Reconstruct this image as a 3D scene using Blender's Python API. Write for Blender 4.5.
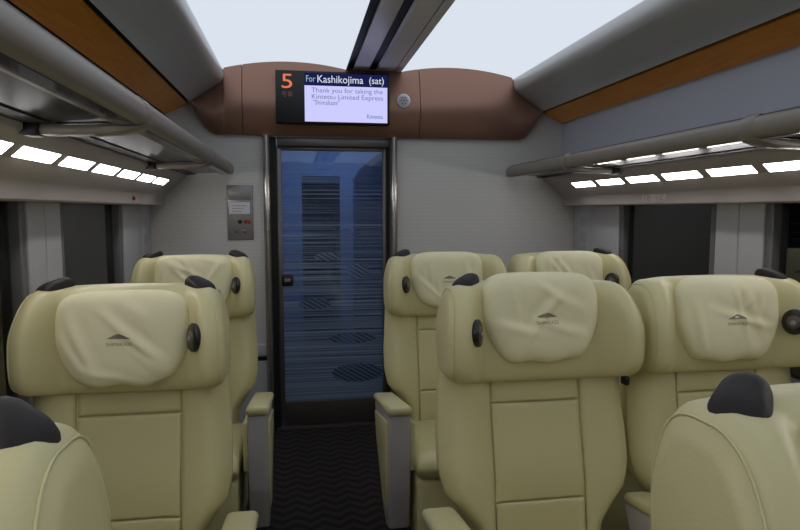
import bpy, bmesh, math, random
from mathutils import Vector, Matrix, noise

S = bpy.context.scene
COL = S.collection
for o in list(bpy.data.objects):
    bpy.data.objects.remove(o, do_unlink=True)

# ------------------------------------------------------------------ camera
CAMX, CAMH = -0.46, 1.345
FPX = 620.0
PITCH = math.atan(55 / FPX)
YAW = math.atan(103 * math.cos(PITCH) / FPX)
cd = bpy.data.cameras.new('camera')
cd.sensor_width = 36.0
cd.lens = FPX * 36.0 / 800.0
cd.clip_start = 0.02
cam = bpy.data.objects.new('camera', cd)
COL.objects.link(cam)
cam.location = (CAMX, 0.0, CAMH)
cam.rotation_euler = (math.pi / 2 - PITCH, 0.0, -YAW)
S.camera = cam

# ------------------------------------------------------------------ world, exposure
w = bpy.data.worlds.new('night')
S.world = w
w.use_nodes = True
w.node_tree.nodes['Background'].inputs[0].default_value = (0.010, 0.011, 0.013, 1)
w.node_tree.nodes['Background'].inputs[1].default_value = 0.6
S.view_settings.view_transform = 'Standard'
S.view_settings.look = 'None'
S.view_settings.exposure = 0.10
S.view_settings.gamma = 1.0
S.view_settings.use_curve_mapping = False

CEIL_E = 0.80          # radiance of the luminous ceiling panels
LAMP_E = 13.0           # radiance of the small soffit lamps
VEST_E = 6.0           # lamp in the vestibule beyond the door

YB, YW = -3.6, 3.75    # car body behind the viewer .. end wall
HW = 1.29              # half width at the windows


# ------------------------------------------------------------------ materials
def srgb(r, g, b):
    f = lambda c: (c / 12.92) if c <= 0.04045 else ((c + 0.055) / 1.055) ** 2.4
    return (f(r / 255), f(g / 255), f(b / 255), 1.0)


def nm(name):
    m = bpy.data.materials.new(name)
    m.use_nodes = True
    nt = m.node_tree
    b = nt.nodes['Principled BSDF']
    return m, nt, b


def mat(name, col, rough=0.5, metal=0.0, spec=0.5, var=0.0, scale=8.0, bump=0.0, bscale=200.0, coat=0.0):
    m, nt, b = nm(name)
    b.inputs['Base Color'].default_value = col
    b.inputs['Roughness'].default_value = rough
    b.inputs['Metallic'].default_value = metal
    b.inputs['Specular IOR Level'].default_value = spec
    b.inputs['Coat Weight'].default_value = coat
    tc = nt.nodes.new('ShaderNodeTexCoord')
    if var > 0:
        n = nt.nodes.new('ShaderNodeTexNoise')
        n.inputs['Scale'].default_value = scale
        n.inputs['Detail'].default_value = 4
        nt.links.new(tc.outputs['Object'], n.inputs['Vector'])
        mx = nt.nodes.new('ShaderNodeMix')
        mx.data_type = 'RGBA'
        mx.inputs[6].default_value = tuple(c * (1 - var) for c in col[:3]) + (1,)
        mx.inputs[7].default_value = tuple(min(1, c * (1 + var)) for c in col[:3]) + (1,)
        nt.links.new(n.outputs['Fac'], mx.inputs[0])
        nt.links.new(mx.outputs[2], b.inputs['Base Color'])
    if bump > 0:
        n2 = nt.nodes.new('ShaderNodeTexNoise')
        n2.inputs['Scale'].default_value = bscale
        n2.inputs['Detail'].default_value = 3
        nt.links.new(tc.outputs['Object'], n2.inputs['Vector'])
        bp = nt.nodes.new('ShaderNodeBump')
        bp.inputs['Strength'].default_value = bump
        bp.inputs['Distance'].default_value = 0.002
        nt.links.new(n2.outputs['Fac'], bp.inputs['Height'])
        nt.links.new(bp.outputs['Normal'], b.inputs['Normal'])
    return m


def emit(name, col, strength):
    m = bpy.data.materials.new(name)
    m.use_nodes = True
    nt = m.node_tree
    nt.nodes.remove(nt.nodes['Principled BSDF'])
    e = nt.nodes.new('ShaderNodeEmission')
    e.inputs[0].default_value = col
    e.inputs[1].default_value = strength
    nt.links.new(e.outputs[0], nt.nodes['Material Output'].inputs[0])
    return m


M = {}
M['leather'] = mat('cream_leather', srgb(203, 195, 147), 0.40, var=0.05, scale=5, bump=0.12, bscale=260)
M['cover'] = mat('cream_cover_cloth', srgb(233, 226, 188), 0.75, spec=0.25, var=0.04, scale=9, bump=0.10, bscale=500)
M['grip'] = mat('black_grip_plastic', srgb(36, 31, 30), 0.55, spec=0.3, var=0.1, scale=30)
M['lightrim'] = mat('dark_light_rim', srgb(34, 31, 29), 0.25)
M['lens'] = mat('reading_lens', srgb(84, 76, 68), 0.12, spec=0.8)
M['armgrey'] = mat('grey_arm_shell', srgb(168, 163, 163), 0.45, var=0.05, scale=6)
M['dark'] = mat('dark_plastic', srgb(22, 21, 21), 0.5)
M['print'] = mat('grey_print', srgb(138, 132, 110), 0.8, spec=0.1)
M['cove'] = mat('grey_cove_paint', srgb(192, 190, 187), 0.28, var=0.03, scale=2)
M['soffit'] = mat('taupe_soffit_paint', srgb(170, 161, 157), 0.38, var=0.03, scale=3)
M['sidegrey'] = mat('blue_grey_side_panel', srgb(170, 173, 182), 0.45, var=0.03, scale=2)
M['pillar'] = mat('light_grey_window_pillar', srgb(190, 189, 191), 0.42, var=0.03, scale=4)
M['frame'] = mat('window_frame_metal', srgb(120, 119, 120), 0.35, metal=0.3)
M['steel'] = mat('brushed_steel', srgb(175, 170, 164), 0.18, metal=0.85, var=0.05, scale=3)
M['doorframe'] = mat('door_frame_metal', srgb(112, 108, 106), 0.32, metal=0.6)
M['champagne'] = mat('champagne_metal', srgb(122, 114, 103), 0.42, metal=0.0, var=0.04, scale=3)
M['gloss'] = mat('dark_gloss_underside', srgb(70, 66, 62), 0.06, metal=0.4)
M['slat'] = mat('ceiling_slat_grey', srgb(240, 240, 245), 0.3)
M['black'] = mat('matt_black', srgb(10, 10, 11), 0.6)
M['white'] = mat('white_label', srgb(205, 205, 210), 0.5)
M['plate'] = mat('steel_plate', srgb(140, 137, 135), 0.35, metal=0.4, var=0.05, scale=20)
M['redled'] = mat('red_window', srgb(120, 20, 24), 0.2)
M['base'] = mat('dark_base', srgb(66, 60, 56), 0.5)
M['vwall'] = mat('vestibule_wall', srgb(160, 170, 190), 0.5, var=0.03, scale=3)
M['darkrefl'] = mat('dark_reflection', srgb(62, 68, 84), 0.35)  # painted tone of the dark reflection in the door glass
M['ceilpanel'] = emit('luminous_ceiling', (0.82, 0.895, 1.0, 1), CEIL_E)
M['lamp'] = emit('soffit_lamp_glow', (1.0, 0.97, 0.96, 1), LAMP_E)
M['vlamp'] = emit('vestibule_lamp_glow', (0.75, 0.86, 1.0, 1), VEST_E)
M['screen'] = emit('screen_lavender', (0.60, 0.60, 1.0, 1), 0.95)
M['navy'] = emit('screen_navy', (0.008, 0.012, 0.07, 1), 1.0)
M['scrwhite'] = emit('screen_white_letters', (0.72, 0.76, 0.86, 1), 0.9)
M['scrgreen'] = emit('screen_green_letters', (0.30, 0.50, 0.50, 1), 0.9)
M['scrgrey'] = emit('screen_grey_letters', (0.16, 0.15, 0.34, 1), 1.0)
M['scrblue'] = emit('screen_blue_letters', (0.05, 0.10, 0.32, 1), 1.0)
M['led'] = emit('orange_digit', (0.85, 0.20, 0.10, 1), 0.9)
M['scrdim'] = emit('dim_digit', (0.10, 0.06, 0.05, 1), 1.0)

# brown valance
M['brown'] = mat('bronze_brown_panel', srgb(152, 115, 98), 0.33, metal=0.5, var=0.03, scale=4)


def wood():
    m, nt, b = nm('orange_wood')
    tc = nt.nodes.new('ShaderNodeTexCoord')
    mp = nt.nodes.new('ShaderNodeMapping')
    mp.inputs['Scale'].default_value = (14, 0.8, 14)
    n = nt.nodes.new('ShaderNodeTexNoise')
    n.inputs['Scale'].default_value = 6
    n.inputs['Detail'].default_value = 8
    r = nt.nodes.new('ShaderNodeValToRGB')
    r.color_ramp.elements[0].position = 0.3
    r.color_ramp.elements[0].color = srgb(236, 144, 26)
    r.color_ramp.elements[1].position = 0.7
    r.color_ramp.elements[1].color = srgb(250, 168, 40)
    nt.links.new(tc.outputs['Object'], mp.inputs[0])
    nt.links.new(mp.outputs[0], n.inputs['Vector'])
    nt.links.new(n.outputs['Fac'], r.inputs[0])
    nt.links.new(r.outputs[0], b.inputs['Base Color'])
    b.inputs['Roughness'].default_value = 0.4
    return m


M['wood'] = wood()


def endwall():
    """pale grey panel with fine horizontal ribs"""
    m, nt, b = nm('ribbed_wall')
    tc = nt.nodes.new('ShaderNodeTexCoord')
    wv = nt.nodes.new('ShaderNodeTexWave')
    wv.bands_direction = 'Z'
    wv.inputs['Scale'].default_value = 13.0
    wv.inputs['Distortion'].default_value = 0.0
    nt.links.new(tc.outputs['Object'], wv.inputs['Vector'])
    r = nt.nodes.new('ShaderNodeValToRGB')
    r.color_ramp.elements[0].color = srgb(194, 192, 188)
    r.color_ramp.elements[1].color = srgb(198, 196, 192)
    nt.links.new(wv.outputs['Fac'], r.inputs[0])
    nt.links.new(r.outputs[0], b.inputs['Base Color'])
    bp = nt.nodes.new('ShaderNodeBump')
    bp.inputs['Strength'].default_value = 0.07
    bp.inputs['Distance'].default_value = 0.002
    nt.links.new(wv.outputs['Fac'], bp.inputs['Height'])
    nt.links.new(bp.outputs['Normal'], b.inputs['Normal'])
    b.inputs['Roughness'].default_value = 0.45
    return m


M['endwall'] = endwall()


def carpet():
    m, nt, b = nm('dark_zigzag_carpet')
    tc = nt.nodes.new('ShaderNodeTexCoord')
    sx = nt.nodes.new('ShaderNodeSeparateXYZ')
    nt.links.new(tc.outputs['Object'], sx.inputs[0])

    def math_(op, a, c=None):
        n = nt.nodes.new('ShaderNodeMath')
        n.operation = op
        for i, v in enumerate((a, c)):
            if v is None:
                continue
            if isinstance(v, (int, float)):
                n.inputs[i].default_value = v
            else:
                nt.links.new(v, n.inputs[i])
        return n.outputs[0]
    tri = math_('PINGPONG', sx.outputs['X'], 0.06)
    v = math_('ADD', math_('MULTIPLY', sx.outputs['Y'], 1.0), math_('MULTIPLY', tri, 0.8))
    band = math_('PINGPONG', v, 0.035)
    fac = math_('MULTIPLY', band, 1 / 0.035)
    nz = nt.nodes.new('ShaderNodeTexNoise')
    nz.inputs['Scale'].default_value = 40
    nt.links.new(tc.outputs['Object'], nz.inputs['Vector'])
    f2 = math_('ADD', fac, math_('MULTIPLY', math_('SUBTRACT', nz.outputs['Fac'], 0.5), 0.6))
    r = nt.nodes.new('ShaderNodeValToRGB')
    r.color_ramp.elements[0].position = 0.3
    r.color_ramp.elements[0].color = srgb(40, 37, 35)
    r.color_ramp.elements[1].position = 0.7
    r.color_ramp.elements[1].color = srgb(55, 50, 48)
    nt.links.new(f2, r.inputs[0])
    nt.links.new(r.outputs[0], b.inputs['Base Color'])
    b.inputs['Roughness'].default_value = 0.95
    b.inputs['Specular IOR Level'].default_value = 0.1
    return m


M['carpet'] = carpet()


def pane(name, tint, refl=1.5, rough=0.01):
    m = bpy.data.materials.new(name)
    m.use_nodes = True
    nt = m.node_tree
    nt.nodes.remove(nt.nodes['Principled BSDF'])
    t = nt.nodes.new('ShaderNodeBsdfTransparent')
    t.inputs[0].default_value = tint
    g = nt.nodes.new('ShaderNodeBsdfGlossy')
    g.inputs['Roughness'].default_value = rough
    fr = nt.nodes.new('ShaderNodeFresnel')
    fr.inputs[0].default_value = refl
    mx = nt.nodes.new('ShaderNodeMixShader')
    nt.links.new(fr.outputs[0], mx.inputs[0])
    nt.links.new(t.outputs[0], mx.inputs[1])
    nt.links.new(g.outputs[0], mx.inputs[2])
    nt.links.new(mx.outputs[0], nt.nodes['Material Output'].inputs[0])
    return m


M['pane'] = pane('window_glass', (0.55, 0.57, 0.58, 1), 1.85)
M['rackglass'] = pane('smoked_rack_glass', (0.14, 0.145, 0.15, 1), 1.12, 0.30)


def doorglass():
    """blue glass, printed with fine horizontal lines and a few hatched cloud motifs"""
    m = bpy.data.materials.new('striped_blue_door_glass')
    m.use_nodes = True
    nt = m.node_tree
    nt.nodes.remove(nt.nodes['Principled BSDF'])
    L = nt.links.new
    tc = nt.nodes.new('ShaderNodeTexCoord')
    sx = nt.nodes.new('ShaderNodeSeparateXYZ')
    L(tc.outputs['Object'], sx.inputs[0])

    def math_(op, a, c=None, d=None):
        n = nt.nodes.new('ShaderNodeMath')
        n.operation = op
        for i, v in enumerate((a, c, d)):
            if v is None:
                continue
            if isinstance(v, (int, float)):
                n.inputs[i].default_value = v
            else:
                L(v, n.inputs[i])
        return n.outputs[0]
    X, Z = sx.outputs['X'], sx.outputs['Z']
    # uneven fine lines: 1-D noise over height
    cz = nt.nodes.new('ShaderNodeCombineXYZ')
    L(math_('MULTIPLY', X, 0.35), cz.inputs[0])
    L(math_('MULTIPLY', Z, 85.0), cz.inputs[2])
    nz = nt.nodes.new('ShaderNodeTexNoise')
    nz.inputs['Scale'].default_value = 1.0
    nz.inputs['Detail'].default_value = 3
    L(cz.outputs[0], nz.inputs['Vector'])
    # lines denser below the middle
    thr = nt.nodes.new('ShaderNodeMapRange')
    thr.inputs['From Min'].default_value = 0.2
    thr.inputs['From Max'].default_value = 1.65
    thr.inputs['To Min'].default_value = 0.26
    thr.inputs['To Max'].default_value = 0.54
    L(Z, thr.inputs['Value'])
    line = math_('MULTIPLY', math_('MAXIMUM', math_('SUBTRACT', nz.outputs['Fac'], thr.outputs[0]), 0.0), 3.4)
    line = math_('MINIMUM', line, 1.0)
    # hatched patches
    spots = [(-0.36, 0.77, 0.10, 0.035), (-0.10, 0.97, 0.07, 0.045), (-0.13, 0.55, 0.15, 0.035), (-0.10, 0.33, 0.16, 0.06),
             (-0.28, 1.06, 0.08, 0.025)]
    tot = None
    for (cx, cz_, ax, az) in spots:
        dx = math_('DIVIDE', math_('SUBTRACT', X, cx), ax)
        dz = math_('DIVIDE', math_('SUBTRACT', Z, cz_), az)
        q = math_('ADD', math_('MULTIPLY', dx, dx), math_('MULTIPLY', dz, dz))
        s = math_('LESS_THAN', q, 1.0)
        tot = s if tot is None else math_('MAXIMUM', tot, s)
    hat = math_('PINGPONG', math_('ADD', math_('MULTIPLY', X, 0.6), Z), 0.013)
    hat = math_('GREATER_THAN', hat, 0.005)
    fac = math_('ADD', math_('MULTIPLY', line, math_('SUBTRACT', 1.0, math_('MULTIPLY', tot, 1.0))),
                math_('MULTIPLY', tot, math_('ADD', math_('MULTIPLY', hat, 0.38), 0.12)))
    fac = math_('MULTIPLY', fac, 0.80)
    t = nt.nodes.new('ShaderNodeBsdfTransparent')
    t.inputs[0].default_value = (0.52, 0.64, 0.86, 1)
    df = nt.nodes.new('ShaderNodeBsdfDiffuse')
    df.inputs[0].default_value = srgb(176, 192, 214)
    mx0 = nt.nodes.new('ShaderNodeMixShader')
    L(fac, mx0.inputs[0])
    L(t.outputs[0], mx0.inputs[1])
    tr = nt.nodes.new('ShaderNodeBsdfTranslucent')
    tr.inputs[0].default_value = srgb(170, 190, 215)
    mxd = nt.nodes.new('ShaderNodeMixShader')
    mxd.inputs[0].default_value = 0.45
    L(df.outputs[0], mxd.inputs[1])
    L(tr.outputs[0], mxd.inputs[2])
    L(mxd.outputs[0], mx0.inputs[2])
    g = nt.nodes.new('ShaderNodeBsdfGlossy')
    g.inputs['Roughness'].default_value = 0.02
    fr = nt.nodes.new('ShaderNodeFresnel')
    fr.inputs[0].default_value = 1.6
    mx = nt.nodes.new('ShaderNodeMixShader')
    L(fr.outputs[0], mx.inputs[0])
    L(mx0.outputs[0], mx.inputs[1])
    L(g.outputs[0], mx.inputs[2])
    L(mx.outputs[0], nt.nodes['Material Output'].inputs[0])
    return m


M['doorglass'] = doorglass()


# ------------------------------------------------------------------ helpers
def mesh_obj(name, verts, faces, m=None, parent=None, smooth=False, mats=None):
    me = bpy.data.meshes.new(name)
    me.from_pydata([tuple(v) for v in verts], [], faces)
    me.validate()
    bm = bmesh.new()
    bm.from_mesh(me)
    bmesh.ops.recalc_face_normals(bm, faces=bm.faces)
    bm.to_mesh(me)
    bm.free()
    if smooth:
        me.polygons.foreach_set('use_smooth', [True] * len(me.polygons))
    if m is not None:
        me.materials.append(M[m])
    o = bpy.data.objects.new(name, me)
    COL.objects.link(o)
    if parent is not None:
        o.parent = parent
    return o


def thing(name, label, cat, loc=(0, 0, 0), group=None):
    o = bpy.data.objects.new(name, None)
    o.empty_display_size = 0.1
    COL.objects.link(o)
    o.location = loc
    o['label'] = label
    o['category'] = cat
    if group:
        o['group'] = group
    return o


def tag(o, label, cat, group=None):
    o['label'] = label
    o['category'] = cat
    if group:
        o['group'] = group
    return o


def struct(o):
    o['kind'] = 'structure'
    return o


def sempty(name, loc=(0, 0, 0)):
    o = bpy.data.objects.new(name, None)
    o.empty_display_size = 0.1
    COL.objects.link(o)
    o.location = loc
    o['kind'] = 'structure'
    return o


def box_data(a, b):
    (x0, y0, z0), (x1, y1, z1) = a, b
    v = [(x0, y0, z0), (x1, y0, z0), (x1, y1, z0), (x0, y1, z0), (x0, y0, z1), (x1, y0, z1), (x1, y1, z1), (x0, y1, z1)]
    f = [(0, 3, 2, 1), (4, 5, 6, 7), (0, 1, 5, 4), (1, 2, 6, 5), (2, 3, 7, 6), (3, 0, 4, 7)]
    return v, f


def box(name, a, b, m, parent=None, bevel=0.0, seg=2):
    a2 = tuple(min(p, q) for p, q in zip(a, b))
    b2 = tuple(max(p, q) for p, q in zip(a, b))
    v, f = box_data(a2, b2)
    o = mesh_obj(name, v, f, m, parent)
    if bevel > 0:
        bm = bmesh.new()
        bm.from_mesh(o.data)
        bmesh.ops.bevel(bm, geom=list(bm.edges), offset=bevel, segments=seg, profile=0.5, affect='EDGES')
        bm.to_mesh(o.data)
        bm.free()
        if seg > 1:
            o.data.polygons.foreach_set('use_smooth', [True] * len(o.data.polygons))
            o.data.set_sharp_from_angle(angle=math.radians(50))
    return o


def prism(name, poly, y0, y1, m, parent=None, smooth=False, sx=1):
    """closed (x,z) polygon extruded along y; sx=-1 mirrors it"""
    n = len(poly)
    v = [(sx * p[0], y0, p[1]) for p in poly] + [(sx * p[0], y1, p[1]) for p in poly]
    f = [(i, (i + 1) % n, n + (i + 1) % n, n + i) for i in range(n)] + [tuple(range(n)), tuple(range(2 * n - 1, n - 1, -1))]
    o = mesh_obj(name, v, f, m, parent)
    if smooth:
        o.data.polygons.foreach_set('use_smooth', [True] * len(o.data.polygons))
        o.data.set_sharp_from_angle(angle=math.radians(40))
    return o


def sheet(name, path, th, y0, y1, m, parent=None, sx=1):
    """open (x,z) path thickened by th (to its left) and extruded along y"""
    out = []
    for i, p in enumerate(path):
        a = Vector(path[max(0, i - 1)])
        b = Vector(path[min(len(path) - 1, i + 1)])
        d = (b - a).normalized()
        n = Vector((-d.y, d.x))
        out.append((p[0] + n.x * th, p[1] + n.y * th))
    return prism(name, list(path) + out[::-1], y0, y1, m, parent, smooth=True, sx=sx)


def loft(name, rings, m, parent=None, closed=True, caps=True, smooth=True):
    n = len(rings[0])
    v = [p for r in rings for p in r]
    f = []
    for i in range(len(rings) - 1):
        for j in range(n if closed else n - 1):
            k = (j + 1) % n
            f.append((i * n + j, i * n + k, (i + 1) * n + k, (i + 1) * n + j))
    if caps and closed:
        f.append(tuple(range(n)))
        f.append(tuple(range((len(rings) - 1) * n, len(rings) * n))[::-1])
    return mesh_obj(name, v, f, m, parent, smooth)


def tube(name, pts, r, m, parent=None, seg=8, closed=False):
    pts = [Vector(p) for p in pts]
    rings = []
    n = len(pts)
    for i, p in enumerate(pts):
        a = pts[(i - 1) % n] if closed else pts[max(0, i - 1)]
        b = pts[(i + 1) % n] if closed else pts[min(n - 1, i + 1)]
        d = (b - a).normalized()
        u = d.cross(Vector((1, 0, 0)))
        if u.length < 0.1:
            u = d.cross(Vector((0, 0, 1)))
        u.normalize()
        v = d.cross(u)
        rings.append([p + (u * math.cos(t) + v * math.sin(t)) * r for t in [2 * math.pi * k / seg for k in range(seg)]])
    if closed:
        rings.append(rings[0])
    return loft(name, rings, m, parent, caps=not closed)


def disc(name, c, axis, r, th, m, parent=None, seg=24, ax=None, sy=1.0):
    """flat cylinder centred at c, normal along axis"""
    axis = Vector(axis).normalized()
    u = axis.cross(Vector((0, 0, 1)))
    if u.length < 0.1:
        u = Vector((1, 0, 0))
    u.normalize()
    v = u.cross(axis)
    c = Vector(c)
    rings = []
    for (rr, hh) in ((r, -th / 2), (r, th * 0.3), (r * 0.9, th / 2)):
        rings.append([c + axis * hh + (u * math.cos(t) + v * sy * math.sin(t)) * rr for t in [2 * math.pi * k / seg for k in range(seg)]])
    return loft(name, rings, m, parent)


def text_mesh(body, size):
    cu = bpy.data.curves.new('lettering', 'FONT')
    cu.body = body
    cu.size = size
    cu.align_x = 'CENTER'
    cu.align_y = 'CENTER'
    cu.resolution_u = 3
    o = bpy.data.objects.new('lettering', cu)
    COL.objects.link(o)
    dg = bpy.context.evaluated_depsgraph_get()
    me = bpy.data.meshes.new_from_object(o.evaluated_get(dg))
    bpy.data.objects.remove(o, do_unlink=True)
    return me


def text(name, body, c, size, m, parent=None, width=None, yfun=None, bold=0.0):
    """lettering in the x-z plane, read from -y"""
    me = text_mesh(body, size)
    xs = [v.co.x for v in me.vertices]
    k = 1.0
    if width and xs:
        k = width / (max(xs) - min(xs))
    for v in me.vertices:
        x, y = v.co.x * k, v.co.y
        X, Z = c[0] + x, c[2] + y
        v.co = (X, yfun(X, Z) if yfun else c[1], Z)
    me.materials.clear()
    me.materials.append(M[m])
    o = bpy.data.objects.new(name, me)
    COL.objects.link(o)
    if parent is not None:
        o.parent = parent
    return o


# ================================================================== the car shell
box('floor', (-HW, YB, -0.05), (HW, 5.3, 0.0), 'carpet')['kind'] = 'structure'
box('ceiling', (-HW, YB, 2.27), (HW, 5.3, 2.31), 'slat')['kind'] = 'structure'
box('wall_back', (-HW, YB - 0.05, 0), (HW, YB, 2.27), 'endwall')['kind'] = 'structure'

# cross-section: ceiling panels (u = distance from the centre line)
def arch(u):
    t = (u - 0.165) / (0.875 - 0.165)
    return 2.165 + (2.148 - 2.165) * t + 0.042 * 4 * t * (1 - t)


for sx, side in ((-1, 'left'), (1, 'right')):
    pth = [(0.165 + (0.875 - 0.165) * i / 16, arch(0.165 + (0.875 - 0.165) * i / 16)) for i in range(17)]
    o = sheet('ceiling_light_panel', pth, 0.015, YB, YW, 'ceilpanel', sx=sx)
    tag(o, 'long glowing white ceiling light panel, %s of the dark central strip' % side, 'ceiling light')

# coves (rounded lip at the light panel, sloping down to the wood strip)
COVE = [(0.876, 2.158), (0.866, 2.142), (0.860, 2.122), (0.859, 2.104), (0.863, 2.086), (0.872, 2.072), (0.888, 2.060), (0.915, 2.045), (0.96, 2.016), (1.0, 1.989), (1.032, 1.966), (1.046, 1.952)]
for i, sx in enumerate((-1, 1)):
    o = sheet('trim_%d' % (i + 1), COVE, 0.02, YB, YW, 'cove', sx=sx)
    struct(o)
# orange wood strips, set back behind a dark shadow gap
for i, sx in enumerate((-1, 1)):
    o = sheet('trim_%d' % (i + 3), [(1.066, 1.948), (1.190, 1.888)], 0.012, YB, YW, 'wood', sx=sx)
    struct(o)
    o = sheet('shadow_gap', [(1.036, 1.985), (1.215, 1.898)], 0.012, YB, YW, 'black', parent=o, sx=sx)
# blue-grey side panels behind the racks
for i, sx in enumerate((-1, 1)):
    o = prism('trim_%d' % (i + 5), [(1.196, 1.52), (1.196, 1.882), (1.23, 1.892), (1.26, 1.892), (1.26, 1.52)], YB, YW, 'sidegrey', sx=sx)
    struct(o)
# soffits under the racks carrying the small lamps
SOF = [(1.30, 1.56), (1.085, 1.548), (1.085, 1.535), (1.090, 1.528), (1.201, 1.431), (1.206, 1.422), (1.208, 1.376), (1.214, 1.370), (1.30, 1.370)]
for i, sx in enumerate((-1, 1)):
    o = prism('trim_%d' % (i + 7), SOF, YB, YW, 'soffit', smooth=True, sx=sx)
    struct(o)

# centre ceiling strip: slot, slats, groove
cs = sempty('trim_9', (0, 0, 0))
box('backing', (-0.17, YB, 2.182), (0.17, YW, 2.20), 'black', cs)
prism('slat', [(-0.124, 2.175), (-0.124, 2.163), (-0.036, 2.163), (-0.028, 2.175)], YB, YW, 'slat', cs)
prism('slat', [(0.012, 2.175), (0.022, 2.163), (0.118, 2.163), (0.118, 2.175)], YB, YW, 'slat', cs)
prism('slat', [(0.124, 2.175), (0.124, 2.163), (0.165, 2.165), (0.165, 2.195)], YB, YW, 'slat', cs)
prism('edge_strip', [(-0.165, 2.195), (-0.165, 2.165), (-0.155, 2.162), (-0.150, 2.195)], YB, YW, 'black', cs)

# side walls with window openings
WINS = [(2.385 - 1.085 * k, 3.185 - 1.085 * k) for k in range(6)]
ZB, ZT = 0.70, 1.375
for sx, side in ((-1, 'left'), (1, 'right')):
    wl = sempty('wall_' + side, (sx * HW, 0, 0))
    box('lower_panel', (0, YB, 0), (sx * 0.05, YW, ZB), 'pillar', wl)
    box('upper_panel', (0, YB, ZT), (sx * 0.05, YW, 2.27), 'pillar', wl)
    edges = [YW] + [e for w_ in WINS for e in (w_[1], w_[0])] + [YB]
    for k in range(0, len(edges), 2):
        y1, y0 = edges[k], edges[k + 1]
        if y1 - y0 < 0.05:
            continue
        mid = (y0 + y1) / 2 if k else y0 + (y1 - y0) * 0.62
        box('pillar_panel', (0.06 * sx, y0 + 0.006, ZB), (0.0, mid - 0.003, ZT), 'pillar', wl, 0.004)
        box('pillar_panel', (0.06 * sx, mid + 0.003, ZB), (0.0, y1 - 0.006, ZT), 'pillar', wl, 0.004)
    struct(wl)
    # windows
    for k, (y0, y1) in enumerate(WINS):
        n = k + 1 + (0 if sx < 0 else 6)
        wn = sempty('window_%d' % n, (sx * HW, 0, 0))
        box('glass', (sx * 0.040, y0 + 0.03, ZB + 0.03), (sx * 0.046, y1 - 0.03, ZT - 0.005), 'pane', wn)
        # frame
        box('frame_post', (sx * 0.006, y0 - 0.004, ZB), (sx * 0.06, y0 + 0.036, ZT), 'frame', wn, 0.004)
        box('frame_post', (sx * 0.006, y1 - 0.036, ZB), (sx * 0.06, y1 + 0.004, ZT), 'frame', wn, 0.004)
        box('sill', (sx * -0.01, y0 - 0.004, ZB - 0.02), (sx * 0.06, y1 + 0.004, ZB + 0.03), 'frame', wn, 0.004)
        box('frame_post', (sx * 0.05, y1 - 0.075, ZB + 0.03), (sx * 0.075, y1 - 0.036, ZT), 'black', wn)
        struct(wn)
    # night outside: tunnel wall
    box('wall_tunnel_' + side, (sx * 1.9, YB - 1, -0.5), (sx * 2.0, 6.5, 3.2), 'black')['kind'] = 'structure'

# ------------------------------------------------------------------ end wall with door
DL, DR, DT = -0.600, 0.092, 1.772     # door opening
ew = sempty('wall_end', (0, YW, 0))
box('panel', (-1.34, 0, 0.545), (-0.652, 0.06, 2.27), 'endwall', ew)
box('panel', (0.140, 0, 0.545), (1.34, 0.06, 2.27), 'endwall', ew)
box('panel', (-0.652, 0.004, DT), (0.140, 0.06, 2.27), 'endwall', ew)
for a, b in ((-1.34, -0.652), (0.140, 1.34)):
    box('kick_panel', (a, -0.004, 0.0), (b, 0.06, 0.44), 'pillar', ew)
    box('kick_gap', (a, 0.006, 0.44), (b, 0.06, 0.47), 'black', ew)
    box('kick_rail', (a, -0.012, 0.47), (b, 0.06, 0.545), 'pillar', ew, 0.006)

# brown bronze valance over the door, three panels following the ceiling arch
def val_outline(x0, x1):
    """closed outline clipped to x0..x1, between bottom edge and ceiling / cove"""
    def top(x):
        u = abs(x)
        if u < 0.165:
            return 2.163
        if u < 0.862:
            return arch(u) - 0.001
        if u < 0.92:
            return 2.110 - (u - 0.862) / 0.058 * 0.069
        t = (u - 0.92) / (1.045 - 0.92)
        return 2.041 + (1.955 - 2.041) * t
    def bot(x):
        u = abs(x)
        if u < 0.90:
            return 1.778
        if u > 1.045:
            return 1.955
        t = (u - 0.90) / (1.045 - 0.90)
        return 1.778 + 0.177 * t ** 1.9
    n = 40
    xs = [x0 + (x1 - x0) * i / n for i in range(n + 1)]
    return [(x, bot(x)) for x in xs], [(x, top(x)) for x in xs]


vl = sempty('trim_10', (0, YW, 0))
for (x0, x1) in ((-1.044, -0.760), (-0.756, 0.268), (0.272, 1.044)):
    lo, hi = val_outline(x0, x1)
    rows = []
    NV = 10
    for k in range(NV + 1):
        t = k / NV
        y = -0.082 + 0.055 * max(0, (t - 0.42) / 0.58) ** 1.7 + 0.045 * max(0, (0.42 - t) / 0.42) ** 1.6 + (0.010 if k == 0 else 0)
        rows.append([(lo[i][0], y, lo[i][1] + (hi[i][1] - lo[i][1]) * t) for i in range(len(lo))])
    n = len(lo)
    v = [p for r in rows for p in r]
    f = [(k * n + i, k * n + i + 1, (k + 1) * n + i + 1, (k + 1) * n + i) for k in range(NV) for i in range(n - 1)]
    # underside, ends and back
    bb = len(v)
    v += [(p[0], 0.0, p[1]) for p in lo] + [(p[0], 0.0, p[1]) for p in hi]
    f += [(i, bb + i, bb + i + 1, i + 1) for i in range(n - 1)]
    f += [(NV * n + i, NV * n + i + 1, bb + n + i + 1, bb + n + i) for i in range(n - 1)]
    f += [tuple([k * n for k in range(NV + 1)] + [bb + n, bb])]
    f += [tuple([k * n + n - 1 for k in range(NV + 1)][::-1] + [bb + n - 1, bb + 2 * n - 1])]
    o = mesh_obj('valance_panel', v, f, 'brown', vl)
    o.data.polygons.foreach_set('use_smooth', [True] * len(o.data.polygons))
    o.data.set_sharp_from_angle(angle=math.radians(35))

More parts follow.
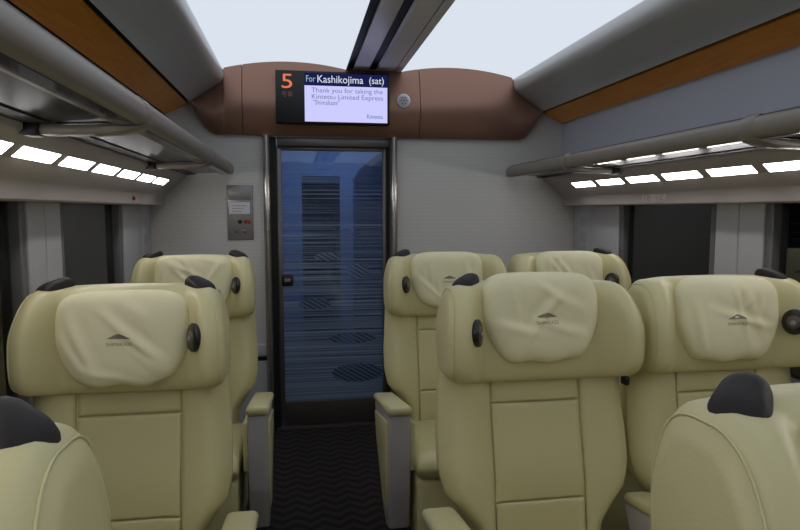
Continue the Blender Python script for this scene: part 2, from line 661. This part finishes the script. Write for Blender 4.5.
# door frame, steel jambs
df = sempty('trim_11', (0, YW, 0))
for (a, b) in ((-0.652, -0.612), (0.098, 0.140)):
    rings = []
    for z in (0.0, 1.776):
        c, r = (a + b) / 2, (b - a) / 2
        rings.append([(c + r * math.cos(t), -0.03 - 0.022 * math.sin(t), z) for t in [math.pi * k / 12 for k in range(13)]] + [(c - r, 0.06, z), (c + r, 0.06, z)])
    o = loft('jamb', rings, 'steel', df)
    o.data.set_sharp_from_angle(angle=math.radians(50))
box('header', (DL + 0.03, 0.012, 1.722), (0.098, 0.06, 1.776), 'doorframe', df, 0.004)
box('dark_gap', (-0.612, 0.03, 0.0), (-0.578, 0.08, 1.776), 'black', df)
box('dark_gap', (0.085, 0.03, 0.0), (0.098, 0.08, 1.776), 'black', df)

# the sliding door
dr = sempty('door_1', (0, YW + 0.045, 0))
box('stile', (-0.578, 0, 0.02), (-0.548, 0.035, 1.722), 'doorframe', dr, 0.003)
box('stile', (0.060, 0, 0.02), (0.085, 0.035, 1.722), 'doorframe', dr, 0.003)
box('rail', (-0.548, 0, 1.700), (0.060, 0.035, 1.722), 'doorframe', dr, 0.003)
box('rail', (-0.548, 0, 0.02), (0.060, 0.035, 0.165), 'base', dr, 0.003)
box('glass', (-0.548, 0.012, 0.165), (0.060, 0.022, 1.700), 'doorglass', dr)
hd = box('handle', (-0.556, -0.012, 0.885), (-0.490, 0.010, 0.955), 'dark', dr, 0.008)
box('finger_pull', (-0.540, -0.0145, 0.912), (-0.505, -0.011, 0.932), 'plate', hd, 0.001)
box('door_sill', (DL, -0.03, 0.0), (0.098, 0.05, 0.012), 'doorframe', dr)
dr['kind'] = 'structure'

# vestibule beyond the glass
vb = sempty('wall_vestibule', (0, 0, 0))
VX0, VX1, VY0, VY1 = -0.80, 0.62, YW + 0.09, 5.15
box('panel', (VX0 - 0.04, VY0, 0), (VX0, VY1, 2.1), 'vwall', vb)
box('panel', (VX1, VY0, 0), (VX1 + 0.04, VY1, 2.1), 'vwall', vb)
box('ceiling_panel', (VX0, VY0, 2.05), (VX1, VY1, 2.10), 'vwall', vb)
box('panel', (VX0, VY1, 0), (-0.42, VY1 + 0.04, 2.1), 'vwall', vb)
box('panel', (-0.11, VY1, 0), (VX1, VY1 + 0.04, 2.1), 'vwall', vb)
box('panel', (-0.42, VY1, 1.62), (-0.11, VY1 + 0.04, 2.1), 'vwall', vb)
prism('reflection_panel', [(0.0, 0.0), (0.0, 1.60), (0.05, 1.68), (0.20, 1.80), (VX1, 1.86), (VX1, 0.0)], VY1 - 0.22, VY1, 'darkrefl', vb)  # added dark shape, paints the rack's reflection seen in the door glass
d2 = sempty('door_2', (0, VY1 + 0.02, 0))
box('leaf', (-0.42, 0, 0), (-0.11, 0.04, 1.62), 'dark', d2)
box('window_pane', (-0.38, -0.004, 0.75), (-0.15, 0.0, 1.50), 'pane', d2)
box('rail', (-0.42, -0.008, 1.56), (-0.11, 0.0, 1.62), 'frame', d2)
vlmp = box('vestibule_light', (-0.40, 4.2, 2.035), (0.10, 4.7, 2.05), 'vlamp')
tag(vlmp, 'square ceiling light in the vestibule behind the striped glass door', 'ceiling light')

# ================================================================== fittings on the end wall
# display
ds = thing('information_display', 'black information screen with orange 5 and lavender text page above the door', 'screen', (0, YW - 0.083, 0))
box('housing', (-0.570, -0.022, 1.838), (0.082, 0.05, 2.134), 'dark', ds, 0.004)
yy = -0.0225
p = box('text_page', (-0.408, yy - 0.001, 1.850), (0.068, yy + 0.001, 2.052), 'screen', ds)
p2 = box('title_bar', (-0.408, yy - 0.001, 2.056), (0.068, yy + 0.001, 2.122), 'navy', ds)
yt = yy - 0.002
text('lettering', 'For', (-0.374, yt, 2.088), 0.052, 'scrgreen', p2, 0.052)
text('lettering', 'Kashikojima', (-0.205, yt, 2.088), 0.060, 'scrwhite', p2, 0.262)
text('lettering', '(sat)', (0.005, yt, 2.088), 0.055, 'scrwhite', p2, 0.085)
text('lettering', 'Thank you for taking the', (-0.163, yt, 2.026), 0.038, 'scrgrey', p, 0.410)
text('lettering', 'Kintetsu Limited Express', (-0.163, yt, 1.990), 0.038, 'scrgrey', p, 0.410)
text('lettering', '"Shimakaze"', (-0.285, yt, 1.957), 0.038, 'scrgrey', p, 0.150)
text('lettering', 'Kintetsu', (-0.005, yt, 1.884), 0.034, 'scrblue', p, 0.092)
text('digit', '5', (-0.505, yt, 2.068), 0.115, 'led', ds, 0.060)
text('lettering', '\u53f7\u8eca', (-0.505, yt, 1.998), 0.036, 'scrdim', ds, 0.062)

# small round speaker beside the display
sp = thing('round_wall_emblem', 'small round grey fitting on the brown panel right of the screen', 'wall fitting', (0.168, YW - 0.086, 1.985))
disc('rim', (0, 0, 0), (0, -1, 0), 0.040, 0.012, 'slat', sp)
disc('face', (0, -0.006, 0), (0, -1, 0), 0.031, 0.006, 'white', sp)
for k in range(6):
    a = k * math.pi / 3
    disc('perforation', (0.017 * math.cos(a), -0.0095, 0.017 * math.sin(a)), (0, -1, 0), 0.006, 0.002, 'plate', sp, 10)
disc('perforation', (0, -0.0095, 0), (0, -1, 0), 0.007, 0.002, 'plate', sp, 10)

# control plate left of the door
cp = thing('control_plate', 'grey metal control plate with white notice and buttons left of the door', 'control panel', (-0.788, YW, 1.33))
box('plate', (-0.074, -0.010, -0.160), (0.074, 0.0, 0.160), 'plate', cp, 0.004)
wn = box('notice', (-0.062, -0.0125, -0.008), (0.056, -0.009, 0.060), 'white', cp)
for k in range(3):
    box('print_line', (-0.045, -0.0132, 0.038 - 0.016 * k), (0.035 - 0.012 * k, -0.0124, 0.042 - 0.016 * k), 'plate', wn)
box('upper_flap', (-0.064, -0.012, 0.075), (0.064, -0.009, 0.148), 'plate', cp, 0.002)
disc('lock', (-0.002, -0.012, -0.053), (0, -1, 0), 0.012, 0.008, 'dark', cp, 16)
box('indicator', (0.020, -0.012, -0.064), (0.058, -0.009, -0.044), 'redled', cp)
for x in (-0.022, 0.024):
    disc('button', (x, -0.012, -0.110), (0, -1, 0), 0.010, 0.008, 'doorframe', cp, 16)

# pale notice strips on the end pillars
for sx, side in ((-1, 'left'), (1, 'right')):
    nb = thing('notice_strip', 'pale notice strip on the wall beside the end wall corner, %s side' % side, 'notice', (sx * (HW - 0.001), 3.60, 1.18))
    box('backing_plate', (0, -0.055, -0.15), (-sx * 0.004, 0.055, 0.15), 'pillar', nb, 0.001)
    for k in range(3):
        box('notice', (-sx * 0.0035, -0.042, 0.062 - 0.09 * k), (-sx * 0.0055, 0.042, 0.122 - 0.09 * k), 'sidegrey', nb)

# coat hooks / seat number plates on the soffit
o = tag(disc('coat_hook', (-1.2085 + 0.006, 3.04, 1.40), (1, 0, 0), 0.010, 0.014, 'redled', seg=14), 'small reddish round hook on the soffit face, left of the car', 'hook')
sn = thing('seat_number_plate', 'faint seat number marking on the soffit face above the right window', 'sign', (1.2065, 2.72, 1.40))
box('plate', (-0.0006, -0.10, -0.018), (0.0, 0.10, 0.018), 'soffit', sn)
for k, ch in enumerate('1D 1C'):
    if ch == ' ':
        continue
    me = text_mesh(ch, 0.034)
    for v in me.vertices:
        v.co = (-0.0012, 0.07 - 0.035 * k - v.co.x, v.co.y)
    me.materials.clear()
    me.materials.append(M['base'])
    o = bpy.data.objects.new('digit', me)
    COL.objects.link(o)
    o.parent = sn

# ================================================================== soffit lamps
SD = Vector((1.201 - 1.090, 1.431 - 1.528)).normalized()   # down the slope
SN = Vector((SD.y, -SD.x))                                 # pointing down and inward (u, z)
if SN.y > 0:
    SN = -SN


def lamp_at(sx, y0, y1, label):
    root = thing('soffit_light', label, 'light', (0, y0, 0), 'soffit lights, %s row' % ('left' if sx < 0 else 'right'))
    a = Vector((1.090, 1.528)) + SD * 0.040
    b = Vector((1.090, 1.528)) + SD * 0.078
    for nme, g, h, mm in (('bezel', 0.004, 0.0006, 'soffit'), ('diffuser', 0.0, 0.0014, 'lamp')):
        p0, p1 = a - SD * g, b + SD * g
        q = [p0 - SN * 0.002, p1 - SN * 0.002, p1 + SN * h, p0 + SN * h]
        prism(nme, [(c.x, c.y) for c in q], -g if g else 0.025, (y1 - y0) + (g if g else -0.025), mm, root, sx=sx)
    return root


ORD = ['nearest', 'second from', 'third from', 'fourth from', 'fifth from', 'sixth from', 'seventh from', 'eighth from', 'ninth from']
for sx, side in ((-1, 'left'), (1, 'right')):
    y = 3.452
    for k in range(7):
        lab = 'bright soffit lamp under the %s luggage rack, %s the end wall' % (side, 'the one nearest' if k == 0 else ORD[k])
        lamp_at(sx, y - 0.294, y, lab)
        y -= 0.302
    lamp_at(sx, YB + 0.2, y, 'long soffit lamp running on towards the viewer along the %s wall' % side)

# ================================================================== luggage racks
LIP = [(0.850, 1.606), (0.842, 1.611), (0.832, 1.609), (0.825, 1.602), (0.820, 1.589), (0.818, 1.572), (0.820, 1.560), (0.827, 1.551), (0.842, 1.5475), (0.892, 1.5475),
       (0.892, 1.556), (0.856, 1.558), (0.846, 1.564), (0.842, 1.577), (0.842, 1.590), (0.846, 1.600)]
for sx, side in ((-1, 'left'), (1, 'right')):
    rk = thing('luggage_rack', 'long metal and smoked glass luggage rack along the %s wall' % side, 'luggage rack', (0, 0, 0))
    y1 = YW - 0.015
    # lip with a tapered, closed end at the end wall
    prof = LIP
    n = len(prof)
    rings = []
    for (yy_, k) in ((YB, 1.0), (y1 - 0.10, 1.0), (y1 - 0.04, 0.95), (y1 - 0.012, 0.80), (y1, 0.45)):
        rings.append([(sx * (0.862 + (px - 0.87) * k), yy_, 1.565 + (pz - 1.565) * k) for px, pz in prof])
    lp = loft('lip', rings, 'champagne', rk)
    lp.data.set_sharp_from_angle(angle=math.radians(50))
    # dark rubber edge on top of the lip
    tube('edge_strip', [(sx * 0.838, YB, 1.611), (sx * 0.838, y1 - 0.05, 1.611)], 0.004, 'dark', rk, 8)
    # brackets
    BY = [y for y in (2.85 + 0.0, 1.62, 0.39, -0.84, -2.07, -3.3)]
    for yb in BY:
        path = [(0.850, 1.612, 0.030), (0.836, 1.615, 0.030), (0.822, 1.606, 0.030), (0.814, 1.590, 0.030), (0.813, 1.570, 0.030), (0.818, 1.553, 0.030), (0.834, 1.543, 0.034), (0.88, 1.538, 0.033),
                (0.94, 1.536, 0.027), (1.00, 1.535, 0.023), (1.06, 1.535, 0.024), (1.09, 1.536, 0.028)]
        rings = []
        for i, (u, z, hw_) in enumerate(path):
            a = Vector(path[max(0, i - 1)][:2])
            b = Vector(path[min(len(path) - 1, i + 1)][:2])
            d = (b - a).normalized()
            nn = Vector((-d.y, d.x))
            th = 0.004 + (0.008 if i > 6 else 0.0)
            pts = []
            for (e, g) in ((-1, -0.5), (-0.8, -1), (0.8, -1), (1, -0.5), (1, 0.5), (0.8, 1), (-0.8, 1), (-1, 0.5)):
                pts.append((sx * (u + nn.x * th * g), yb + e * hw_, z + nn.y * th * g))
            rings.append(pts)
        br = loft('bracket', rings, 'champagne', rk)
        br.data.set_sharp_from_angle(angle=math.radians(40))
        box('bracket_foot', (sx * 1.055, yb - 0.034, 1.520), (sx * 1.10, yb + 0.034, 1.553), 'dark', br, 0.006)
    # glass shelves between brackets, front metal flange, rear rail
    yb_all = [y1 - 0.02] + BY + [YB]
    for a, b in zip(yb_all[:-1], yb_all[1:]):
        v, f = box_data((0, 0, 0), (1, 1, 1))
        P = [(0.886, 1.557), (1.035, 1.552)]
        q = [(P[0][0], P[0][1]), (P[1][0], P[1][1]), (P[1][0], P[1][1] + 0.006), (P[0][0], P[0][1] + 0.006)]
        prism('glass_shelf', q, b + 0.02, a - 0.02, 'rackglass', rk, sx=sx)
    prism('lip_underside', [(0.834, 1.5478), (0.870, 1.5478), (0.870, 1.5455), (0.834, 1.5455)], YB, y1 - 0.10, 'gloss', rk, sx=sx)
    prism('rear_rail', [(1.03, 1.548), (1.075, 1.546), (1.075, 1.566), (1.03, 1.566)], YB, y1, 'dark', rk, sx=sx)
    prism('rear_shelf', [(1.075, 1.562), (1.196, 1.562), (1.196, 1.570), (1.075, 1.570)], YB, y1, 'base', rk, sx=sx)
    tube('rod', [(sx * 0.945, YB, 1.568), (sx * 0.945, y1 - 0.02, 1.568)], 0.006, 'steel', rk, 8)


# ================================================================== seats
def lerp(a, b, t):
    return a + (b - a) * t


def smooth01(t):
    t = max(0.0, min(1.0, t))
    return t * t * (3 - 2 * t)


BW = [(0.36, 0.185), (0.42, 0.188), (0.48, 0.196), (0.53, 0.228), (0.58, 0.266), (0.64, 0.278), (0.72, 0.278), (0.80, 0.272), (0.90, 0.266), (0.96, 0.258)]


def bw(z, k):
    for (z0, a), (z1, b) in zip(BW[:-1], BW[1:]):
        if z <= z1:
            t = smooth01((z - z0) / (z1 - z0)) * 0.4 + 0.6 * max(0, min(1, (z - z0) / (z1 - z0)))
            return lerp(a, b, t) * k
    return BW[-1][1] * k


def yfront(x, z, k):
    t = (z - 0.40) / 0.55
    y = lerp(-0.125, -0.052, t) - 0.020 * math.exp(-((z - 0.60) / 0.13) ** 2)
    b = bw(z, k)
    q = abs(x) / b
    y -= 0.022 * smooth01((q - 0.40) / 0.38)
    y += 0.055 * max(0, (q - 0.80) / 0.20) ** 2
    return y


def patch(name, xr, z0, z1, k, m, parent, nu=14, nv=20, r=0.007, puff=0.004, clipside=0):
    """upholstered panel over the backrest: xr(z) -> (x0, x1)"""
    v = []
    for j in range(nv + 1):
        # clustered towards the ends so rolled edges are crisp
        tj = 0.5 - 0.5 * math.cos(math.pi * j / nv)
        z = lerp(z0, z1, tj)
        a, b = xr(z)
        for i in range(nu + 1):
            ti = 0.5 - 0.5 * math.cos(math.pi * i / nu)
            x = lerp(a, b, ti)
            e = min(abs(z - z0), abs(z1 - z), abs(x - a) if clipside != -1 else 9, abs(b - x) if clipside != 1 else 9)
            drop = 0.0
            if e < r:
                drop = r - math.sqrt(max(0, r * r - (r - e) ** 2))
            pf = puff * math.sin(math.pi * tj) ** 0.6 * math.sin(math.pi * ti) ** 0.6
            v.append((x, yfront(x, z, k) + drop - pf, z))
    n = nu + 1
    f = [(j * n + i, j * n + i + 1, (j + 1) * n + i + 1, (j + 1) * n + i) for j in range(nv) for i in range(nu)]
    o = mesh_obj(name, v, f, m, parent, smooth=True)
    md = o.modifiers.new('thickness', 'SOLIDIFY')
    md.thickness = 0.012
    md.offset = -1 if True else 1
    # solidify must grow towards +y (into the backrest)
    me = o.data
    if me.polygons[len(me.polygons) // 2].normal.y > 0:
        me.flip_normals()
    return o


def superring(cy, cz, ay, az, n, cnt, x):
    pts = []
    for j in range(cnt):
        t = 2 * math.pi * j / cnt
        c, s = math.cos(t), math.sin(t)
        pts.append((x, cy + ay * math.copysign(abs(c) ** (2 / n), c), cz + az * math.copysign(abs(s) ** (2 / n), s)))
    return pts


HZ, HH = 1.012, 0.138          # headrest centre height and half height
LEAN = 0.10


def head_ring(x, a, cnt=48):
    """cross-section of the winged headrest at x; a = half width"""
    q = min(1.0, abs(x) / a)
    d = (1 - q) * a                                    # distance from the outer face
    R = 0.040
    s = R if d >= R else math.sqrt(max(0.0, R * R - (R - d) ** 2))
    ins = R - s                                        # rounding of the outer edges
    fwd = 0.080 * smooth01((q - 0.57) / 0.27)          # wings come forward
    yb, yf = 0.030 - 0.012 * q * q, -0.102 - fwd
    cy, ay = (yb + yf) / 2, (yb - yf) / 2 - ins * 0.9
    az = HH * (1 - 0.03 * q * q) - ins
    zc = HZ - 0.004 * q * q
    lift = 0.014 * smooth01((q - 0.57) / 0.27)         # wing undersides sit a touch higher
    wing = smooth01((q - 0.45) / 0.4)
    pts = []
    for j in range(cnt):
        t = 2 * math.pi * j / cnt
        c, sn = math.cos(t), math.sin(t)
        n = 4.0
        if c < 0 and sn > 0:
            n = lerp(4.0, 2.1, wing)                   # front top corner of the wing rounds away
        elif c < 0:
            n = lerp(4.0, 3.0, wing)
        y = cy + ay * math.copysign(abs(c) ** (2 / n), c)
        z = zc + az * math.copysign(abs(sn) ** (2 / n), sn)
        if sn < 0:
            z += lift * abs(sn)
        elif c < 0:
            z -= 0.012 * wing * abs(c) * sn            # wing tops slope down to the front
        xx = x * (1 - 0.075 * smooth01((z - 1.02) / 0.14) * q * q)
        pts.append((xx, y + (z - HZ) * LEAN, z))
    return pts


def cover_shape(seed):
    rnd = random.Random(seed)
    folds = []
    for _ in range(7):
        x = rnd.uniform(-0.13, 0.13)
        z = rnd.uniform(-0.06, 0.10)
        ang = rnd.uniform(-1.0, 1.0) * 0.7 + (math.pi / 2 if rnd.random() < 0.45 else -0.9)
        folds.append((x, z, math.cos(ang), math.sin(ang), rnd.uniform(0.05, 0.11), rnd.uniform(0.006, 0.012), rnd.uniform(0.004, 0.0085)))
    if seed == 1:
        folds = [(0.045, -0.01, 0.74, -0.67, 0.10, 0.010, 0.0095), (-0.10, 0.0, 0.38, -0.92, 0.09, 0.012, 0.006), (0.09, -0.075, 0.80, -0.60, 0.06, 0.008, 0.006),
                 (-0.03, -0.09, 0.95, -0.30, 0.07, 0.009, 0.004), (-0.12, -0.03, 0.55, -0.83, 0.06, 0.008, 0.005), (0.02, 0.09, 0.75, -0.66, 0.05, 0.012, 0.005)]
    off = Vector((seed * 3.7, seed * 1.3, 0.5))

    def relief(x, z):
        h = 0.0
        for (fx, fz, c, s, ln, wd, am) in folds:
            dx, dz = x - fx, z - fz
            al = dx * c + dz * s
            ac = -dx * s + dz * c
            h += am * math.exp(-(al / ln) ** 2) * (math.exp(-(ac / wd) ** 2) - 0.6 * math.exp(-((ac - wd * 2) / (wd * 1.4)) ** 2))
        h += 0.0045 * noise.noise(Vector((x * 14, z * 14, 0)) + off)
        # gathers along the top
        t = smooth01((z - 0.06) / 0.06)
        h += 0.003 * t * math.sin(x * 95 + seed)
        return h
    return relief


CW, CH = 0.163, 0.120


def make_cover(parent, seed, CZ):
    relief = cover_shape(seed)

    def base(x, z, r):
        dome = 0.040 * max(0.0, 1 - r ** 4.5) ** 0.5
        return -0.103 - dome + (z - CZ) * LEAN + 0.10 * x * x / CW * 0.3

    def yfun(x, z):
        q = min(1.0, max(abs(x) / CW, abs(z - CZ) / CH))
        return base(x, z, q) - relief(x, z - CZ) * (1 - q ** 6) - 0.0012
    NR, NT = 22, 72
    v = []
    f = []

    def outline(t):
        n = 4.6
        c, s = math.cos(t), math.sin(t)
        r = (abs(c) ** n + abs(s) ** n) ** (-1 / n)
        x, z = r * c, r * s
        # narrower, rounder hem
        k = 1 - 0.19 * smooth01((-z + 0.1) / 1.1)
        return x * k * CW, z * CH
    for i in range(NR + 1):
        r = (i / NR) ** 0.8
        for j in range(NT):
            ox, oz = outline(2 * math.pi * j / NT)
            x, z = ox * r, oz * r + CZ
            # the hem hangs a little wavy
            wob = 0.004 * math.sin(x * 60 + seed * 2) * smooth01((CZ - z) / CH) * r
            v.append((x, base(x, z, r) - relief(x, z - CZ) * (1 - r ** 6), z + wob))
    # back rim tucked into the headrest
    for j in range(NT):
        ox, oz = outline(2 * math.pi * j / NT)
        x, z = ox * 0.97, oz * 0.97 + CZ
        v.append((x, -0.050 + (z - CZ) * LEAN, z))
    for i in range(NR + 1):
        for j in range(NT):
            k = (j + 1) % NT
            f.append((i * NT + j, i * NT + k, (i + 1) * NT + k, (i + 1) * NT + j))
    o = mesh_obj('headrest_cover', v, f, 'cover', parent, smooth=True)
    # printed emblem: a pointed dome over a line of small letters
    ev, ef = [], []
    n = 12
    for i in range(n + 1):
        x = lerp(-0.028, 0.028, i / n)
        h = 0.012 * max(0, 1 - abs(x / 0.028) ** 1.3)
        for z in (CZ + 0.006, CZ + 0.007 + h):
            ev.append((x, yfun(x, z), z))
    for i in range(n):
        ef.append((2 * i, 2 * i + 2, 2 * i + 3, 2 * i + 1))
    mesh_obj('emblem', ev, ef, 'print', o)
    text('lettering', 'SHIMAKAZE', (0.0, 0, CZ - 0.008), 0.012, 'print', o, 0.062, yfun=yfun)
    return o


def grip_mesh(parent, cx, out):
    """black hand grip set diagonally on the headrest corner; out=+1/-1 outward direction"""
    ax = Vector((out * 0.72, -0.69))           # long axis: outer-front end at +1, inner-back end at -1
    px = Vector((-ax.y, ax.x))
    rings = []
    N = 18
    for i in range(N + 1):
        u = -math.cos(math.pi * i / N)
        rr = max(0.015, 1 - abs(u) ** 3.6) ** 0.5
        wd = 0.029 * rr * (1 + 0.16 * u)       # fuller at the outer-front end
        ht = 0.027 * rr * (1 - 0.10 * u)
        ring = []
        for j in range(20):
            a = 2 * math.pi * j / 20
            c, sn = math.cos(a), math.sin(a)
            w = wd * math.copysign(abs(c) ** 0.8, c)
            z = ht * (abs(sn) ** 0.75 if sn > 0 else -0.7 * abs(sn)) - 0.010 * u
            p = ax * (u * 0.047) + px * w
            ring.append((cx + p.x, -0.038 + p.y, 1.138 + z))
        rings.append(ring)
    return loft('hand_grip', rings, 'grip', parent)


def reading_light(parent, cx, inward):
    n = Vector((inward * 0.87, -0.48, 0.08)).normalized()
    c = Vector((cx, -0.146, 1.026))
    o = disc('reading_light', c, n, 0.033, 0.016, 'lightrim', parent, 28, sy=1.1)
    disc('lens', c + n * 0.008, n, 0.019, 0.006, 'lens', o, 20)
    disc('bulb', c + n * 0.012 + Vector((0, 0, -0.004)), n, 0.008, 0.005, 'plate', o, 12)
    return o


def armrest(parent, xi, xo, kind='aisle'):
    """side console: tapering grey shell, cream insert outside, cream pad on top. xi inner, xo outer x"""
    s = 1 if xo > xi else -1
    a = thing_part('armrest', parent)
    y0, y1 = -0.555, -0.105
    zt = lambda y: lerp(0.590, 0.515, (y - y0) / (y1 - y0))
    # side silhouette (y, z)
    sil = [(y0, zt(y0)), (y0 + 0.004, 0.30), (y0 + 0.03, 0.14), (y0 + 0.10, 0.12), (y0 + 0.19, 0.16), (y1 - 0.06, 0.40), (y1, zt(y1))]
    ins = [(y0 + 0.035, zt(y0) - 0.035), (y0 + 0.042, 0.30), (y0 + 0.06, 0.21), (y0 + 0.15, 0.20), (y1 - 0.09, 0.40), (y1 - 0.05, zt(y1) - 0.03)]

    def slab(nm_, poly, xa, xb, m, r):
        n = len(poly)
        v = [(xa, y, z) for y, z in poly] + [(xb, y, z) for y, z in poly]
        f = [(i, (i + 1) % n, n + (i + 1) % n, n + i) for i in range(n)] + [tuple(range(n)), tuple(range(2 * n - 1, n - 1, -1))]
        o = mesh_obj(nm_, v, f, m, a)
        bev(o, r)
        return o
    slab('shell', sil, xi, xo, 'armgrey', 0.010)
    if kind == 'aisle':
        slab('side_insert', ins, xo - s * 0.002, xo + s * 0.007, 'leather', 0.004)
        slab('inner_insert', [(y0 + 0.01, 0.56), (y0 + 0.01, 0.37), (y1 - 0.12, 0.37), (y1 - 0.12, 0.52)], xi - s * 0.018, xi + s * 0.002, 'leather', 0.008)
    slab('pad', [(y0 - 0.012, zt(y0) + 0.001), (y1 + 0.0, zt(y1) + 0.001), (y1 + 0.0, zt(y1) + 0.032), (y0 - 0.012, zt(y0) + 0.038)], xi - s * 0.004, xo + s * 0.008, 'leather', 0.017)
    return a


def thing_part(name, parent):
    o = bpy.data.objects.new(name, None)
    o.empty_display_size = 0.05
    COL.objects.link(o)
    o.parent = parent
    return o


def bev(o, r, seg=3):
    bm = bmesh.new()
    bm.from_mesh(o.data)
    bmesh.ops.bevel(bm, geom=list(bm.edges), offset=r, segments=seg, profile=0.5, affect='EDGES', clamp_overlap=True)
    bm.to_mesh(o.data)
    bm.free()
    o.data.polygons.foreach_set('use_smooth', [True] * len(o.data.polygons))
    o.data.set_sharp_from_angle(angle=math.radians(45))


def make_seat(kind, k, label, loc, seed, cz=1.030):
    """kind: single (both grips), aisle (left grip), window (right grip). Faces -y. k scales the width"""
    t = thing('reclining_seat', label, 'seat', loc, 'cream leather reclining seats')
    # pedestal and skirt
    box('pedestal', (-0.16, -0.46, 0.0), (0.16, -0.16, 0.10), 'base', t, 0.01)
    box('skirt', (-0.225 * k, -0.585, 0.07), (0.225 * k, -0.12, 0.350), 'leather', t, 0.02, 3)
    # cushion
    bm_v = []
    rings = []
    NY = 16
    for i in range(NY + 1):
        ty = i / NY
        y = lerp(-0.625, -0.12, ty)
        e = min(1.0, (ty * 0.505) / 0.05)
        hgt = 0.058 * max(0.05, (1 - (1 - e) ** 2.2)) ** 0.5
        zc = 0.402 + 0.008 * (1 - ty) - 0.03 * ty
        ring = []
        for j in range(32):
            a = 2 * math.pi * j / 32
            c, s = math.cos(a), math.sin(a)
            ring.append((0.232 * k * math.copysign(abs(c) ** 0.35, c), y, zc + hgt * math.copysign(abs(s) ** 0.5, s) - 0.012 * (1 - abs(c)) * (1 if s > 0 else 0)))
        rings.append(ring)
    loft('seat_cushion', rings, 'leather', t)
    # backrest core
    rings = []
    for i in range(25):
        z = lerp(0.36, 0.96, i / 24)
        b = bw(z, k) - 0.002
        ring = []
        for j in range(40):
            a = 2 * math.pi * j / 40
            c, s = math.cos(a), math.sin(a)
            x = b * math.copysign(abs(c) ** 0.45, c)
            yf = yfront(0, z, k)
            yc, hy = yf + 0.052, 0.066
            y = yc + hy * math.copysign(abs(s) ** 0.6, s)
            if s < 0:
                y = max(y, yfront(x, z, k) + 0.008)
            ring.append((x, y, z))
        rings.append(ring)
    loft('backrest', rings, 'leather', t)
    # upholstered panels of the back, parted by seams
    sw = 0.130
    g = 0.0012
    patch('back_bolster', lambda z: (-bw(z, k), -sw - g), 0.365, 0.915, k, 'leather', t, 14, 40, clipside=-1)
    patch('back_bolster', lambda z: (sw + g, bw(z, k)), 0.365, 0.915, k, 'leather', t, 14, 40, clipside=1)
    patch('upper_back_panel', lambda z: (-sw + g, sw - g), 0.812 + g, 0.915, k, 'leather', t, 14, 12, puff=0.003)
    patch('middle_back_panel', lambda z: (-sw + g, sw - g), 0.550 + g, 0.812 - g, k, 'leather', t, 14, 24, puff=0.005)
    patch('lower_back_panel', lambda z: (-sw + g, sw - g), 0.365, 0.550 - g, k, 'leather', t, 14, 14)
    # winged headrest
    a = 0.273 * k
    xs = []
    N = 56
    for i in range(N + 1):
        u = i / N * 2 - 1
        u = math.copysign(1 - (1 - abs(u)) ** 1.5, u)
        xs.append(u * a * 0.9995)
    hr = loft('headrest', [head_ring(x, a) for x in xs], 'leather', t)
    for s in (-1, 1):
        ring = head_ring(s * (a - 0.012), a, 48)
        c = Vector((0, sum(p[1] for p in ring) / 48, sum(p[2] for p in ring) / 48))
        tube('piping', [(p[0] + s * 0.001, c.y + (p[1] - c.y) * 1.005, c.z + (p[2] - c.z) * 1.005) for p in ring], 0.0017, 'leather', hr, 6, closed=True)
    make_cover(t, seed, cz)
    kx = 0.193 * k
    if kind in ('single', 'aisle'):
        grip_mesh(t, -kx if kind == 'aisle' else kx, -1 if kind == 'aisle' else 1)
    if kind in ('single', 'window'):
        grip_mesh(t, kx if kind == 'window' else -kx, 1 if kind == 'window' else -1)
    if kind == 'aisle':
        reading_light(t, -0.192 * k, 1)
    else:
        reading_light(t, (0.182 if kind == 'window' else 0.192) * k, -1)
    # arms
    if kind == 'single':
        armrest(t, 0.245, 0.318)
        armrest(t, -0.238, -0.290)
    elif kind == 'aisle':
        armrest(t, -0.245, -0.325)
        m_ = armrest(t, 0.255, 0.320, 'middle')
        box('hinge_cap', (0.264, -0.080, 0.845), (0.280, -0.05, 0.872), 'lightrim', m_, 0.006)
    else:
        armrest(t, 0.245, 0.318)
    return t


XL, XA, XWN = -0.898, 0.190, 0.758
make_seat('single', 0.925, 'single cream seat cut off at the bottom left corner, nearest on the left', (XL, 0.64, 0), 3)
make_seat('single', 0.925, 'large single cream seat on the left with the diagonal crease across its head cover', (XL, 1.745, 0), 1, 1.022)
make_seat('single', 0.925, 'farther single cream seat on the left, below the grey control plate', (XL, 2.84, 0), 2, 1.035)
make_seat('aisle', 1.0, 'nearest cream seat at the bottom right corner, showing a big black grip', (XA, 0.605, 0), 4)
make_seat('aisle', 1.0, 'large cream aisle seat in the middle of the right side', (XA, 1.68, 0), 5, 1.056)
make_seat('window', 1.0, 'cream window seat at the right edge beside the large aisle seat', (XWN, 1.69, 0), 6, 1.034)
make_seat('aisle', 1.0, 'far cream aisle seat just right of the striped glass door', (XA, 2.75, 0), 7, 1.042)
make_seat('window', 1.0, 'far cream window seat in the right corner by the end wall', (XWN, 2.74, 0), 8, 1.04)
make_seat('window', 1.0, 'cream window seat paired with the nearest aisle seat, beyond the right edge', (XWN, 0.605, 0), 9, 1.036)
